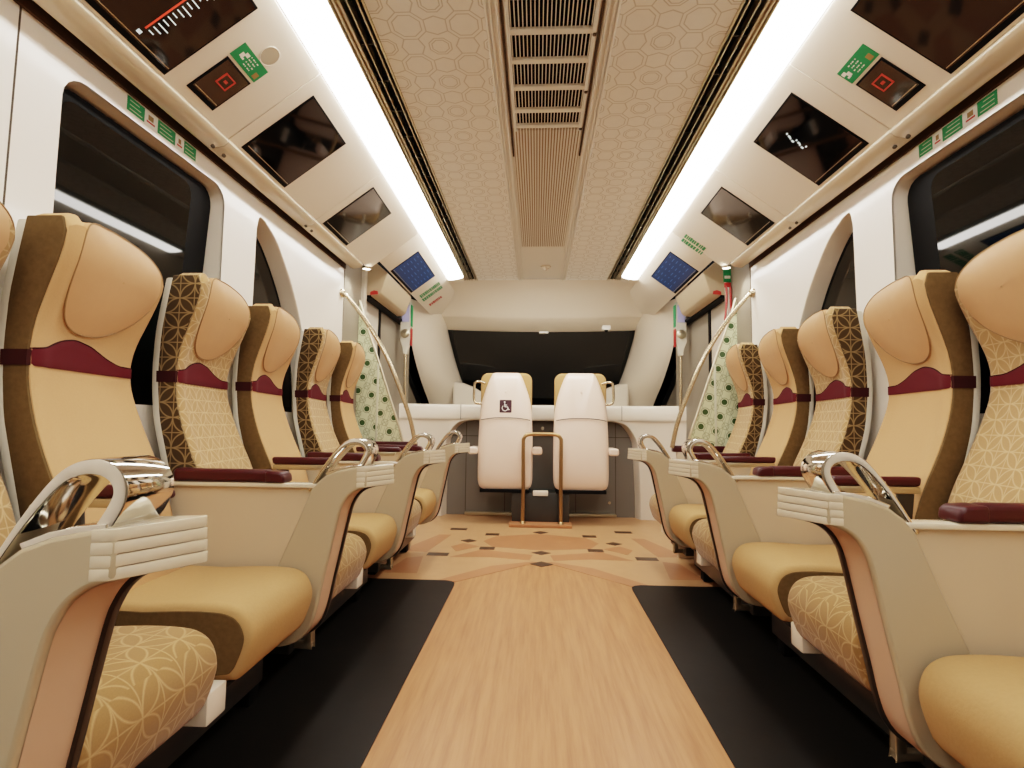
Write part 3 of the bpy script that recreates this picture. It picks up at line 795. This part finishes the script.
for s, y, lab in arms:
    if s not in ap: ap[s] = make_arm(s); o = ap[s]; o.location = (s * .9, y, 0)
    else: o = copy_tree(ap[s], (s * .9, y, 0))
    o['label'] = lab; o['group'] = 'aisle armrests of the ' + SD[s] + ' row'

# middle armrests inside each pair
def make_mid(s):
    r = thing('middle_armrest', '', 'armrest', (s * 1.1, 0, 0)); A0 = 1.1
    def mk(nm, mat, b, **k): b.v = [(x - A0, y, z) for x, y, z in b.v]; b.mir(s); return b.build(nm, mat, r, **k)
    b = MB(); b.prism([(.86, .722), (1.135, .722), (1.14, .752), (.88, .752), (.862, .742)], 'y', -.016, .016); mk('arm_pad', M['pad'], b, bevel=.010, seg=3)
    b = MB(); b.prism([(.90, .700), (1.135, .700), (1.135, .722), (.89, .722)], 'y', -.012, .012); mk('pad_carrier', M['alu'], b, bevel=.004)
    b = MB(); b.prism([(1.03, .23), (1.06, .23), (1.12, .70), (1.07, .70)], 'y', -.006, .006); mk('bracket', M['trim'], b, bevel=.002)
    return r
mids = [(-1, 1.167, 'maroon middle armrest between the two nearest left seats'), (-1, 2.164, 'maroon middle armrest between the left seats before the left arch'), (-1, 3.178, 'maroon middle armrest between the last two left seats'),
        (1, 1.692, 'maroon middle armrest between the right edge seat and the next plain seat'), (1, 2.672, 'maroon middle armrest between the right seats before the right arch')]
mp = {}
for s, y, lab in mids:
    if s not in mp: mp[s] = make_mid(s); o = mp[s]; o.location = (s * 1.1, y, 0)
    else: o = copy_tree(mp[s], (s * 1.1, y, 0))
    o['label'] = lab; o['group'] = 'middle armrests with maroon pads'

# seat supports: dark beam, pedestal, white bracket
def make_sup(s, L):
    r = thing('seat_support', '', 'seat support', (s * .95, 0, 0)); A0 = .95
    def mk(nm, mat, b, **k): b.v = [(x - A0, y, z) for x, y, z in b.v]; b.mir(s); return b.build(nm, mat, r, **k)
    b = MB(); b.box(.86, 1.30, .02, L - .02, .12, .222); mk('beam', M['trim'], b, bevel=.006)
    b = MB(); b.box(.772, .88, L * .5 - .01, L * .5 + .064, .215, .285); mk('bracket', M['white'], b, bevel=.004)
    b = MB(); b.box(.98, 1.18, L * .5 - .06, L * .5 + .06, .007, .12); mk('pedestal', M['black'], b, bevel=.004)
    b = MB(); b.box(.80, .825, .05, .075, .13, .235); b.box(.80, .88, .05, .075, .13, .15); mk('foot_bracket', M['alu'], b, bevel=.003)
    return r
sups = [(1, .27, .86, 'dark support beam under the bottom right corner seat'), (-1, .775, .86, 'dark support beam under the nearest pair of left seats'), (-1, 1.765, .86, 'dark support beam under the middle pair of left seats'), (-1, 2.75, .86, 'dark support beam under the farthest pair of left seats'),
        (1, 1.27, .86, 'dark support beam under the nearest pair of right seats'), (1, 2.26, .86, 'dark support beam under the second pair of right seats')]
sp_ = {}
for s, y, L, lab in sups:
    if s not in sp_: sp_[s] = make_sup(s, L); o = sp_[s]; o.location = (s * .95, y, 0)
    else: o = copy_tree(sp_[s], (s * .95, y, 0))
    o['label'] = lab; o['group'] = 'supports under the seat pairs'
o = make_sup(1, .40); o.location = (.95, 3.245, 0); tag(o, 'short dark support beam under the last right seat', 'seat support', 'supports under the seat pairs')

# ------------------------------------------------------------------ glass partitions and handrails
for s in (-1, 1):
    y = 3.765 if s < 0 else 3.70
    r = thing('glass_partition', f'green patterned sail-shaped glass partition behind the {SD[s]} seat row', 'partition', (s * 1.2, y, .70))
    def mk(nm, mat, b, **k): b.v = [(x - 1.2, yy, z - .70) for x, yy, z in b.v]; b.mir(s); return b.build(nm, mat, r, **k)
    e = curve_pts([(1.355, 1.80), (1.31, 1.66), (1.24, 1.46), (1.17, 1.26), (1.09, 1.03), (1.03, .86), (1.005, .765)], 5)
    b = MB(); b.prism([(p[0], p[1]) for p in e] + [(1.355, .765)], 'y', 0, .012); mk('glass_panel', M['pglass'], b)
    b = MB(); b.box(1.19, 1.205, -.004, .016, .765, 1.33); mk('centre_post', M['frost'], b, bevel=.002)
    b = MB(); b.tube([(p[0], .006, p[1]) for p in e], .009, 8); mk('edge_strip', M['alu'], b)
    b = MB(); b.box(.90, 1.355, -.02, .04, .72, .765); mk('maroon_rail', M['pad'], b, bevel=.008)
    b = MB(); b.box(.93, 1.355, -.012, .032, .006, .72); mk('base_panel', M['arm'], b, bevel=.004)
    h = thing('handrail', f'bowed champagne metal handrail sweeping down from the {SD[s]} wall', 'handrail', (s * .9, 3.5, .72))
    def mk2(nm, mat, b, **k): b.v = [(x - .9, yy + (3.42 + (1.355 - x) * .5) - 3.5, z - .72) for x, yy, z in b.v]; b.mir(s); return b.build(nm, mat, h, **k)
    pts = curve_pts([(1.355, -.0, 1.765), (1.32, -.0, 1.74), (1.20, 0, 1.575), (1.08, 0, 1.36), (.985, 0, 1.12), (.92, 0, .92), (.885, 0, .75)], 8)
    b = MB(); b.tube(pts, .0135, 12); mk2('rail', M['pole'], b)
    b = MB(); b.lathe([(0, 0), (.03, 0), (.03, .012), (.018, .02)], (0, 0, 0), 16, axis='x'); b.v = [(1.358 - x, yy, z + 1.765) for x, yy, z in b.v]; mk2('wall_flange', M['pole'], b)

# ------------------------------------------------------------------ doors, door heads, vestibule walls
for i, s in enumerate((-1, 1)):
    wv = struct(f'trim_{3 + i}')
    b = MB(); b.box(1.355, 1.42, 3.46, 3.84, 0, 2.16); b.mir(s); b.build('corner_panel', M['grey'], wv)
    b = MB(); b.box(1.33, 1.42, 3.80, 3.86, 0, 2.1); b.mir(s); b.build('door_jamb', M['greyl'], wv, bevel=.005)
    b = MB(); b.prism([(1.225, 1.88), (1.25, 1.86), (1.40, 1.84), (1.40, 2.14), (1.30, 2.14), (1.175, 2.03)], 'y', 3.86, 4.62); b.mir(s); b.build('door_head', M['head'], wv, bevel=.008)
    b = MB(); b.prism([(1.245, 1.868), (1.305, 1.862), (1.305, 1.885), (1.275, 1.897), (1.248, 1.89)], 'y', 3.853, 3.862); b.mir(s); b.build('red_lamp', M['redp'], wv)
    b = MB(); b.box(1.352, 1.43, 5.14, 5.30, 0, 2.3); b.mir(s); b.build('rear_jamb', M['grey'], wv)
    dr = struct(f'door_{1 + i}')
    b = MB(); b.box(1.365, 1.40, 3.86, 4.27, .01, 1.86); b.mir(s); b.build('door_leaf', M['greyl'], dr, bevel=.004)
    b = MB(); b.box(1.36, 1.40, 4.27, 4.33, .01, 1.86); b.mir(s); b.build('door_rubber', M['black'], dr)
    b = MB(); b.box(1.365, 1.40, 4.33, 5.14, .01, 1.86); b.mir(s); b.build('door_leaf', M['grey'], dr, bevel=.004)
    b = MB(); b.box(1.30, 1.40, 3.86, 5.14, 1.84, 1.862); b.mir(s); b.build('door_track', M['black'], dr)

# intercom panels with pole
for s in (-1, 1):
    r = thing('intercom_panel', f'slim help point panel with small screen on a pole by the {SD[s]} door', 'intercom', (s * 1.265, 4.8, .94))
    def mk(nm, mat, b, **k): b.v = [(x - 1.265, yy - 4.8, z - .94) for x, yy, z in b.v]; b.mir(s); return b.build(nm, mat, r, **k)
    b = MB(); b.prism([(1.218, 2.03), (1.318, 2.03), (1.318, 1.66), (1.295, 1.60), (1.285, 1.535), (1.245, 1.535), (1.235, 1.60), (1.218, 1.66)], 'y', 4.79, 4.84); mk('housing', M['shell'], b, bevel=.008)
    b = MB(); b.box(1.235, 1.302, 4.785, 4.791, 1.84, 2.0); mk('screen', plain('help_screen', (150, 148, 176), .2, emit=.3), b)
    b = MB(); b.box(1.212, 1.219, 4.785, 4.845, 1.80, 2.0); mk('green_label', M['grn'], b)
    b = MB(); b.box(1.212, 1.219, 4.785, 4.845, 1.62, 1.78); mk('red_label', M['redp'], b)
    b = MB(); b.lathe([(.0, 0), (.038, 0), (.042, -.008), (.030, -.016), (0, -.016)], (0, 0, 0), 18, axis='x'); b.v = [(1.268 + yy, 4.79 + x, z + 1.73) for x, yy, z in b.v]; mk('speaker_ring', M['alu'], b)
    b = MB(); b.tube([(1.265, 4.81, 1.54), (1.263, 4.81, 1.25), (1.255, 4.81, 1.04)], .014, 10); mk('pole', M['pole'], b)
# emergency release on right door post
r = thing('emergency_handle', 'red emergency release handle below a green label on the right door post', 'emergency handle', (1.325, 3.80, 1.80))
def mk(nm, mat, b, **k): b.v = [(x - 1.325, yy - 3.80, z - 1.80) for x, yy, z in b.v]; return b.build(nm, mat, r, **k)
b = MB(); b.box(1.302, 1.355, 3.79, 3.80, 1.94, 2.09); mk('green_label', M['grn'], b, bevel=.001)
b = MB(); b.box(1.308, 1.349, 3.788, 3.791, 1.965, 1.985); mk('label_text', M['signw'], b)
b = MB(); b.box(1.306, 1.352, 3.785, 3.80, 1.90, 1.935); mk('red_cap', M['redp'], b, bevel=.004)
b = MB(); b.tube(curve_pts([(1.318, 3.785, 1.90), (1.317, 3.78, 1.83), (1.308, 3.775, 1.72), (1.302, 3.775, 1.655), (1.33, 3.775, 1.645), (1.345, 3.775, 1.665), (1.346, 3.78, 1.75), (1.345, 3.785, 1.90)], 5), .008, 8); mk('pull_loop', M['redp'], b)
b = MB(); b.box(1.324, 1.338, 3.786, 3.796, 1.70, 1.90); mk('white_strip', M['signw'], b)

# ------------------------------------------------------------------ cab end
wf = struct('wall_front')
# ceiling fascia curving down to the windscreen
rows = []
prof = [(4.90, 2.275), (5.02, 2.272), (5.12, 2.262), (5.24, 2.235), (5.36, 2.19), (5.46, 2.135), (5.54, 2.085), (5.575, 2.055), (5.60, 2.035), (5.70, 2.00), (5.85, 1.955), (5.90, 1.945), (5.93, 1.95), (6.05, 2.0)]
for (y, z) in prof:
    row = []
    for k in range(25):
        x = -1.25 + 2.5 * k / 24; q = (x / 1.25) ** 2
        row.append((x, y + .12 * q * min(1, max(0, (y - 4.95) / .5)), z + (.05 * q if z < 2.05 else .02 * q * (1 if z < 2.2 else 0))))
    rows.append(row)
b = MB(); b.grid(rows); b.build('fascia', M['white'], wf, solid=False)
# A pillars: curved bulky sweeps from the panel edge down to the dashboard
for s in (-1, 1):
    Lc = curve_pts([(1.345, 5.16, 2.16), (1.345, 5.22, 1.95), (1.345, 5.40, 1.68), (1.345, 5.80, 1.40), (1.345, 6.30, 1.15), (1.345, 6.45, 1.02)], 5)
    Rc = curve_pts([(1.07, 5.80, 2.12), (1.07, 5.96, 1.96), (1.045, 6.12, 1.78), (1.00, 6.32, 1.55), (.94, 6.58, 1.30), (.88, 6.72, 1.02)], 5)
    rows = []
    for i, (l, r_) in enumerate(zip(Lc, Rc)):
        l = Vector(l); r_ = Vector(r_); row = []
        for k in range(17):
            q = k / 16; p = l.lerp(r_, q); bl = .10 * math.sin(PI * q) ** .8
            row.append(tuple(p + Vector((-.55, -.75, -.25)) * bl))
        back = [tuple(r_ + Vector((.03, .10, .0))), tuple(l + Vector((.0, .25, .0)))]
        rows.append(row + back)
    b = MB(); b.grid(rows); b.mir(s); b.build('screen_pillar', M['white'], wf, ang=60, solid=False)
    # shoulder at windscreen foot
    b = MB(); b.prism([(.55, 1.05), (1.05, 1.05), (1.05, 1.40), (.92, 1.385), (.80, 1.34), (.70, 1.28), (.60, 1.20)], 'y', 6.25, 6.5); b.mir(s); b.build('screen_foot', M['white'], wf, bevel=.03, seg=3)
    b = MB(); b.box(1.25, 1.5, 5.28, 7.2, 0, 1.05); b.mir(s); b.build('side_base', M['white'], wf)
wn = struct('window_5')
b = MB(); b.add([(-1.35, 5.78, 2.25), (1.35, 5.78, 2.25), (1.35, 6.92, .95), (-1.35, 6.92, .95)], [(0, 1, 2, 3)]); b.build('windscreen_pane', M['wind'], wn, solid=False)
for i, s in enumerate((-1, 1)):
    w = struct(f'window_{6 + i}')
    b = MB(); b.box(1.42, 1.44, 5.28, 7.1, 1.05, 2.2); b.mir(s); b.build('side_pane', M['wind'], w)
b = MB(); b.box(-1.5, 1.5, 7.15, 7.2, -.06, 2.46); b.build('nose_skin', M['pit'], wf)
b = MB(); b.box(-1.5, 1.5, 5.9, 7.15, 2.30, 2.34); b.build('nose_roof', M['pit'], wf)

# dashboard
D = struct('wall_cab')
D['kind'] = 'structure'
def gap(z):      # half width of grey opening at height z
    T = [(0, .965), (.2, .965), (.45, .955), (.66, .945), (.74, .935), (.80, .91), (.86, .87), (.90, .83), (.925, .78), (.935, .70)]
    return ip(T, z)
zs = [0, .1, .2, .3, .4, .5, .58, .64, .68, .72, .75, .78, .81, .84, .87, .895, .915, .928, .935]
for s in (-1, 1):
    rows = [[(gap(z) + (1.45 - gap(z)) * q, 5.15 - .18 * q ** 2 - (.02 if q == 0 else 0) * 0, z) for q in (0, .06, .2, .4, .6, .8, 1)] for z in zs]
    inner = [[(gap(z), 5.15, z), (gap(z) - .012, 5.165, z), (gap(z) - .02, 5.20, z), (gap(z) - .05, 5.30, z)] for z in zs]
    b = MB(); b.grid(rows); b.grid(inner); b.mir(s); b.build('dash_side', M['white'], D, solid=False, ang=50)
rows = []
for (yo, z) in ((.03, .934), (.005, .935), (0, .94), (-.004, .96), (-.004, 1.0), (-.002, 1.02), (.0, 1.06), (.006, 1.08), (.02, 1.088), (.3, 1.09), (1.5, 1.10)):
    rows.append([(x, 5.15 - .18 * max(0, (abs(x) - .8) / .65) ** 2 + yo, z) for x in (-1.45, -1.3, -1.1, -.95, -.8, -.7, -.4, -.2, 0, .2, .4, .7, .8, .95, 1.1, 1.3, 1.45)])
b = MB(); b.grid(rows); b.build('dash_top', M['white'], D, solid=False, ang=50)
b = MB(); b.box(-1.0, 1.0, 5.26, 5.30, 0, .95); b.build('dash_front', M['dash'], D)
b = MB()
for x in (-.74, .74, -.35, .35): b.box(x - .003, x + .003, 5.256, 5.261, .03, .93)
b.box(-.95, .95, 5.256, 5.261, .775, .781); b.build('dash_seam', M['seam'], D)
b = MB(); b.box(-.74, .74, 5.2, 5.262, .006, .035); b.build('dash_kick', M['alu'], D, bevel=.004)
b = MB()
for s in (-1, 1): b.box(s * .786 - .002, s * .786 + .002, 5.143, 5.149, .94, 1.085)
b.build('top_seam', M['seam'], D)
b = MB(); b.lathe([(0, -.01), (.014, -.01), (.016, 0)], (0, 0, 0), 14); b.v = [(x + .02, 5.258 + z, y + .86) for x, y, z in b.v]; b.build('lock', M['alu'], D)
b = MB(); b.lathe([(0, -.01), (.012, -.01), (.014, 0)], (0, 0, 0), 14); b.v = [(x + .68, 5.258 + z, y + .14) for x, y, z in b.v]; b.build('lock', M['alu'], D)

# small camera and lamp under the fascia
r = thing('surveillance_camera', 'tiny white surveillance camera under the right end of the windscreen fascia', 'camera', (.70, 5.62, 1.935))
b = MB(); b.box(-.045, .045, -.03, .04, -.02, .03); b.build('housing', M['signw'], r, bevel=.008)
b = MB(); b.lathe([(0, -.03), (.018, -.026), (.022, 0)], (0, -.0, -.012), 14); b.build('lens', M['black'], r)
r = thing('sun_visor_catch', 'tiny pale catch at the centre of the windscreen fascia edge', 'catch', (.03, 5.60, 1.895))
b = MB(); b.box(-.05, .05, -.02, .03, -.018, .0); b.build('plate', M['signw'], r, bevel=.006)
b = MB(); b.lathe([(0, -.026), (.01, -.026), (.012, -.016)], (0, 0, 0), 12); b.build('button', M['alu'], r)

# ------------------------------------------------------------------ forward facing seats seen from behind
def make_forward(s):
    r = thing('forward_seat', '', 'seat', (.362 if s > 0 else -.322, 4.8, .03))
    def mk(nm, mat, b, **k): b.v = [(x, y - 4.8, z - .03) for x, y, z in b.v]; return b.build(nm, mat, r, **k)
    half = [(.105, 1.372), (.126, 1.362), (.150, 1.32), (.178, 1.25), (.208, 1.16), (.229, 1.07), (.240, .98), (.242, .90), (.246, .80), (.248, .60), (.248, .45), (.245, .385), (.235, .345), (.215, .322), (.18, .312)]
    H = [(p[0], p[1]) for p in curve_pts(half, 3)]
    # shell: domed toward the rear
    rows = []
    for q, yo in ((0.0, -.050), (.4, -.048), (.7, -.040), (.86, -.028), (.95, -.012), (1.0, .010), (1.0, .055)):
        row = []
        C = [(x, z) for x, z in H] + [(-x, z) for x, z in H[::-1]]
        for x, z in C + [C[0]]:
            zz = .86 + (z - .86) * (q if q > 0 else .001); rake = .06 * max(0, (zz - .5))
            row.append((x * (q if q > 0 else .001), 4.78 + yo + rake, zz))
        rows.append(row)
    b = MB(); b.grid(rows); mk('back_shell', M['tshell'], b, ang=50)
    b = MB(); b.tube(curve_pts([(-.225, 4.760, .935), (-.12, 4.752, .952), (0, 4.751, .956), (.12, 4.752, .952), (.225, 4.760, .935)], 5), .0035, 6); mk('shell_seam', M['seam'], b)
    b = MB(); b.lathe([(0, -.006), (.008, -.006), (.01, 0)], (0, 0, 0), 12); b.v = [(x, 4.768 + z, y + 1.19) for x, y, z in b.v]; mk('badge', M['tshell'], b)
    P = rrect(-.238, .238, .50, 1.372, .07); b = MB(); b.prism(P, 'y', 4.85, 4.93); mk('back_cushion', M['fab2'], b, bevel=.02, seg=3)
    b = MB(); b.prism(rrect(-.236, .236, 4.93, 5.10, .04), 'z', .36, .46); mk('seat_cushion', M['fab2'], b, bevel=.02, seg=3)
    b = MB(); b.box(-.225, .225, 4.76, 5.08, .285, .315); mk('seat_pan', M['black'], b, bevel=.005)
    for t in (-1, 1):
        tc, tw = t * .29, .045
        if t != s and s > 0: continue
        b = MB(); b.prism(rrect(tc - tw, tc + tw, .625, .69, .022), 'y', 4.74, 5.0); mk('armrest', M['tshell'], b, bevel=.014, seg=3)
    # grab loop on the outer shoulder
    t = s
    b = MB(); b.tube(curve_pts([(t * .19, 4.80, 1.27), (t * .25, 4.79, 1.285), (t * .285, 4.79, 1.27), (t * .292, 4.79, 1.20), (t * .292, 4.79, 1.13), (t * .275, 4.79, 1.09), (t * .225, 4.80, 1.085)], 6), .012, 10); mk('grab_loop', M['pole'], b)
    nest(r, [('shell_seam', 'back_shell'), ('badge', 'back_shell')])
    return r
f1 = make_forward(-1); f1['label'] = 'left forward-facing seat, pale shell back with wheelchair sign'
f2 = make_forward(1); f2['label'] = 'right forward-facing seat, pale shell back without a sign'
for f in (f1, f2): f['group'] = 'forward-facing seats by the windscreen'
# wheelchair sign on the left one
w = thing('wheelchair_sign', 'small dark plum wheelchair sign on the left forward-facing seat back', 'sign', (-.322, 4.758, 1.06))
b = MB(); b.prism(rrect(-.055, .055, -.058, .058, .008), 'y', 0.004, .010); b.v = [(x, y + .04 * z, z) for x, y, z in b.v]; b.build('sign_plate', M['plum'], w)
b = MB()
b.tube([(-.005 + .026 * math.cos(a), .002, -.016 + .026 * math.sin(a)) for a in [PI * .72 + k * (PI * 1.25) / 14 for k in range(15)]], .0036, 6)
b.tube([(-.008, .002, .026), (-.006, .002, -.004), (.018, .002, -.006), (.028, .002, -.032), (.038, .002, -.028)], .0042, 6)
b.tube([(-.007, .002, .012), (.014, .002, .010)], .0032, 6)
b.lathe([(0, -.003), (.0075, -.003), (.0075, .003)], (0, 0, 0), 12); n0 = 13 * 3; b.v[-n0:] = [(x - .009, .002 + z, y + .038) for x, y, z in b.v[-n0:]]
b.build('wheelchair_symbol', M['signw'], w)
# shared pedestal and hoop rail
p = thing('seat_pedestal', 'dark square pedestal under the two forward-facing seats', 'pedestal', (0, 4.8, 0))
b = MB(); b.box(-.275, .275, -.15, .36, .0025, .03); b.build('plinth', M['woodred'], p, bevel=.004)
b = MB(); b.box(-.258, .258, -.02, .3, .03, .285); b.build('column', M['dashd'], p, bevel=.006)
b = MB(); b.box(-.068, .068, -.05, -.021, .262, .31); b.build('junction_box', M['white'], p, bevel=.006)
h = thing('hoop_rail', 'bronze hoop grab rail standing between the two forward-facing seats', 'grab rail', (.012, 4.70, .03))
b = MB(); b.tube(curve_pts([(-.168, 0, 0), (-.166, 0, .3), (-.168, 0, .68), (-.162, 0, .745), (-.12, 0, .778), (0, 0, .782), (.12, 0, .778), (.162, 0, .745), (.168, 0, .68), (.166, 0, .3), (.168, 0, 0)], 6), .0165, 12); b.build('tube', M['bronze'], h)
for x in (-.168, .168):
    b = MB(); b.lathe([(.017, .02), (.026, .012), (.03, 0)], (x, 0, 0), 16); b.build('foot_flange', M['bronze'], h)

# ------------------------------------------------------------------ rear end wall (behind the camera)
b = MB(); b.box(-1.5, 1.5, YB - .05, YB, 0, 2.42); S(b.build('wall_rear', M['grey']))

# ------------------------------------------------------------------ lights, world, camera
def area(name, loc, size, sy, power, rot, color=(1, .93, .80)):
    l = bpy.data.lights.new(name, 'AREA'); l.shape = 'RECTANGLE'; l.size = size; l.size_y = sy; l.energy = power; l.color = color
    o = bpy.data.objects.new(name, l); COL.objects.link(o); o.location = loc; o.rotation_euler = rot; return o
w = bpy.data.worlds.new('World'); bpy.context.scene.world = w; w.use_nodes = True
w.node_tree.nodes['Background'].inputs[0].default_value = (.012, .013, .014, 1); w.node_tree.nodes['Background'].inputs[1].default_value = 1
# down-lights over the door vestibule

for s in (-1, 1):
    o = thing('downlight', f'small round downlight at the end of the lip by the {SD[s]} door', 'downlight', (s * 1.24, 3.56, 1.975))
    b = MB(); b.lathe([(.030, .012), (.036, .0), (.030, -.006), (.027, -.002)], (0, 0, 0), 20); b.build('bezel', M['chrome'], o)
    b = MB(); b.lathe([(0, -.001), (.027, -.001)], (0, 0, 0), 20); b.build('lens', M['lens'], o)
    l = bpy.data.lights.new('downlight_spot', 'SPOT'); l.energy = 9; l.spot_size = math.radians(95); l.spot_blend = .7; l.shadow_soft_size = .03; l.color = (1, .95, .86)
    lo = bpy.data.objects.new('downlight_spot', l); COL.objects.link(lo); lo.location = (s * 1.24, 3.56, 1.965); lo.rotation_euler = (math.radians(-12), math.radians(14) * s * -1, 0)
area('cab_fill', (0, 4.4, 2.08), 1.0, .25, 13, (math.radians(26), 0, 0), (1, .96, .9))  # added fill light without a fixture, brightens the fascia and cab end

cam = bpy.data.cameras.new('Camera'); co = bpy.data.objects.new('Camera', cam); COL.objects.link(co)
cam.sensor_width = 36; cam.lens = 36 * 525 / 1024; cam.clip_start = .02
yaw, pitch = 0.04744579856272374, 0.07604355927911709
co.location = (-.04, 0, .9); co.rotation_euler = (Matrix.Rotation(yaw, 3, 'Z') @ Matrix.Rotation(PI / 2 + pitch, 3, 'X') @ Matrix.Rotation(.0115, 3, 'Z')).to_euler()
bpy.context.scene.camera = co
vs = bpy.context.scene.view_settings
vs.view_transform = 'Filmic'; vs.look = 'Medium High Contrast'; vs.exposure = 0.24; vs.gamma = 1.0
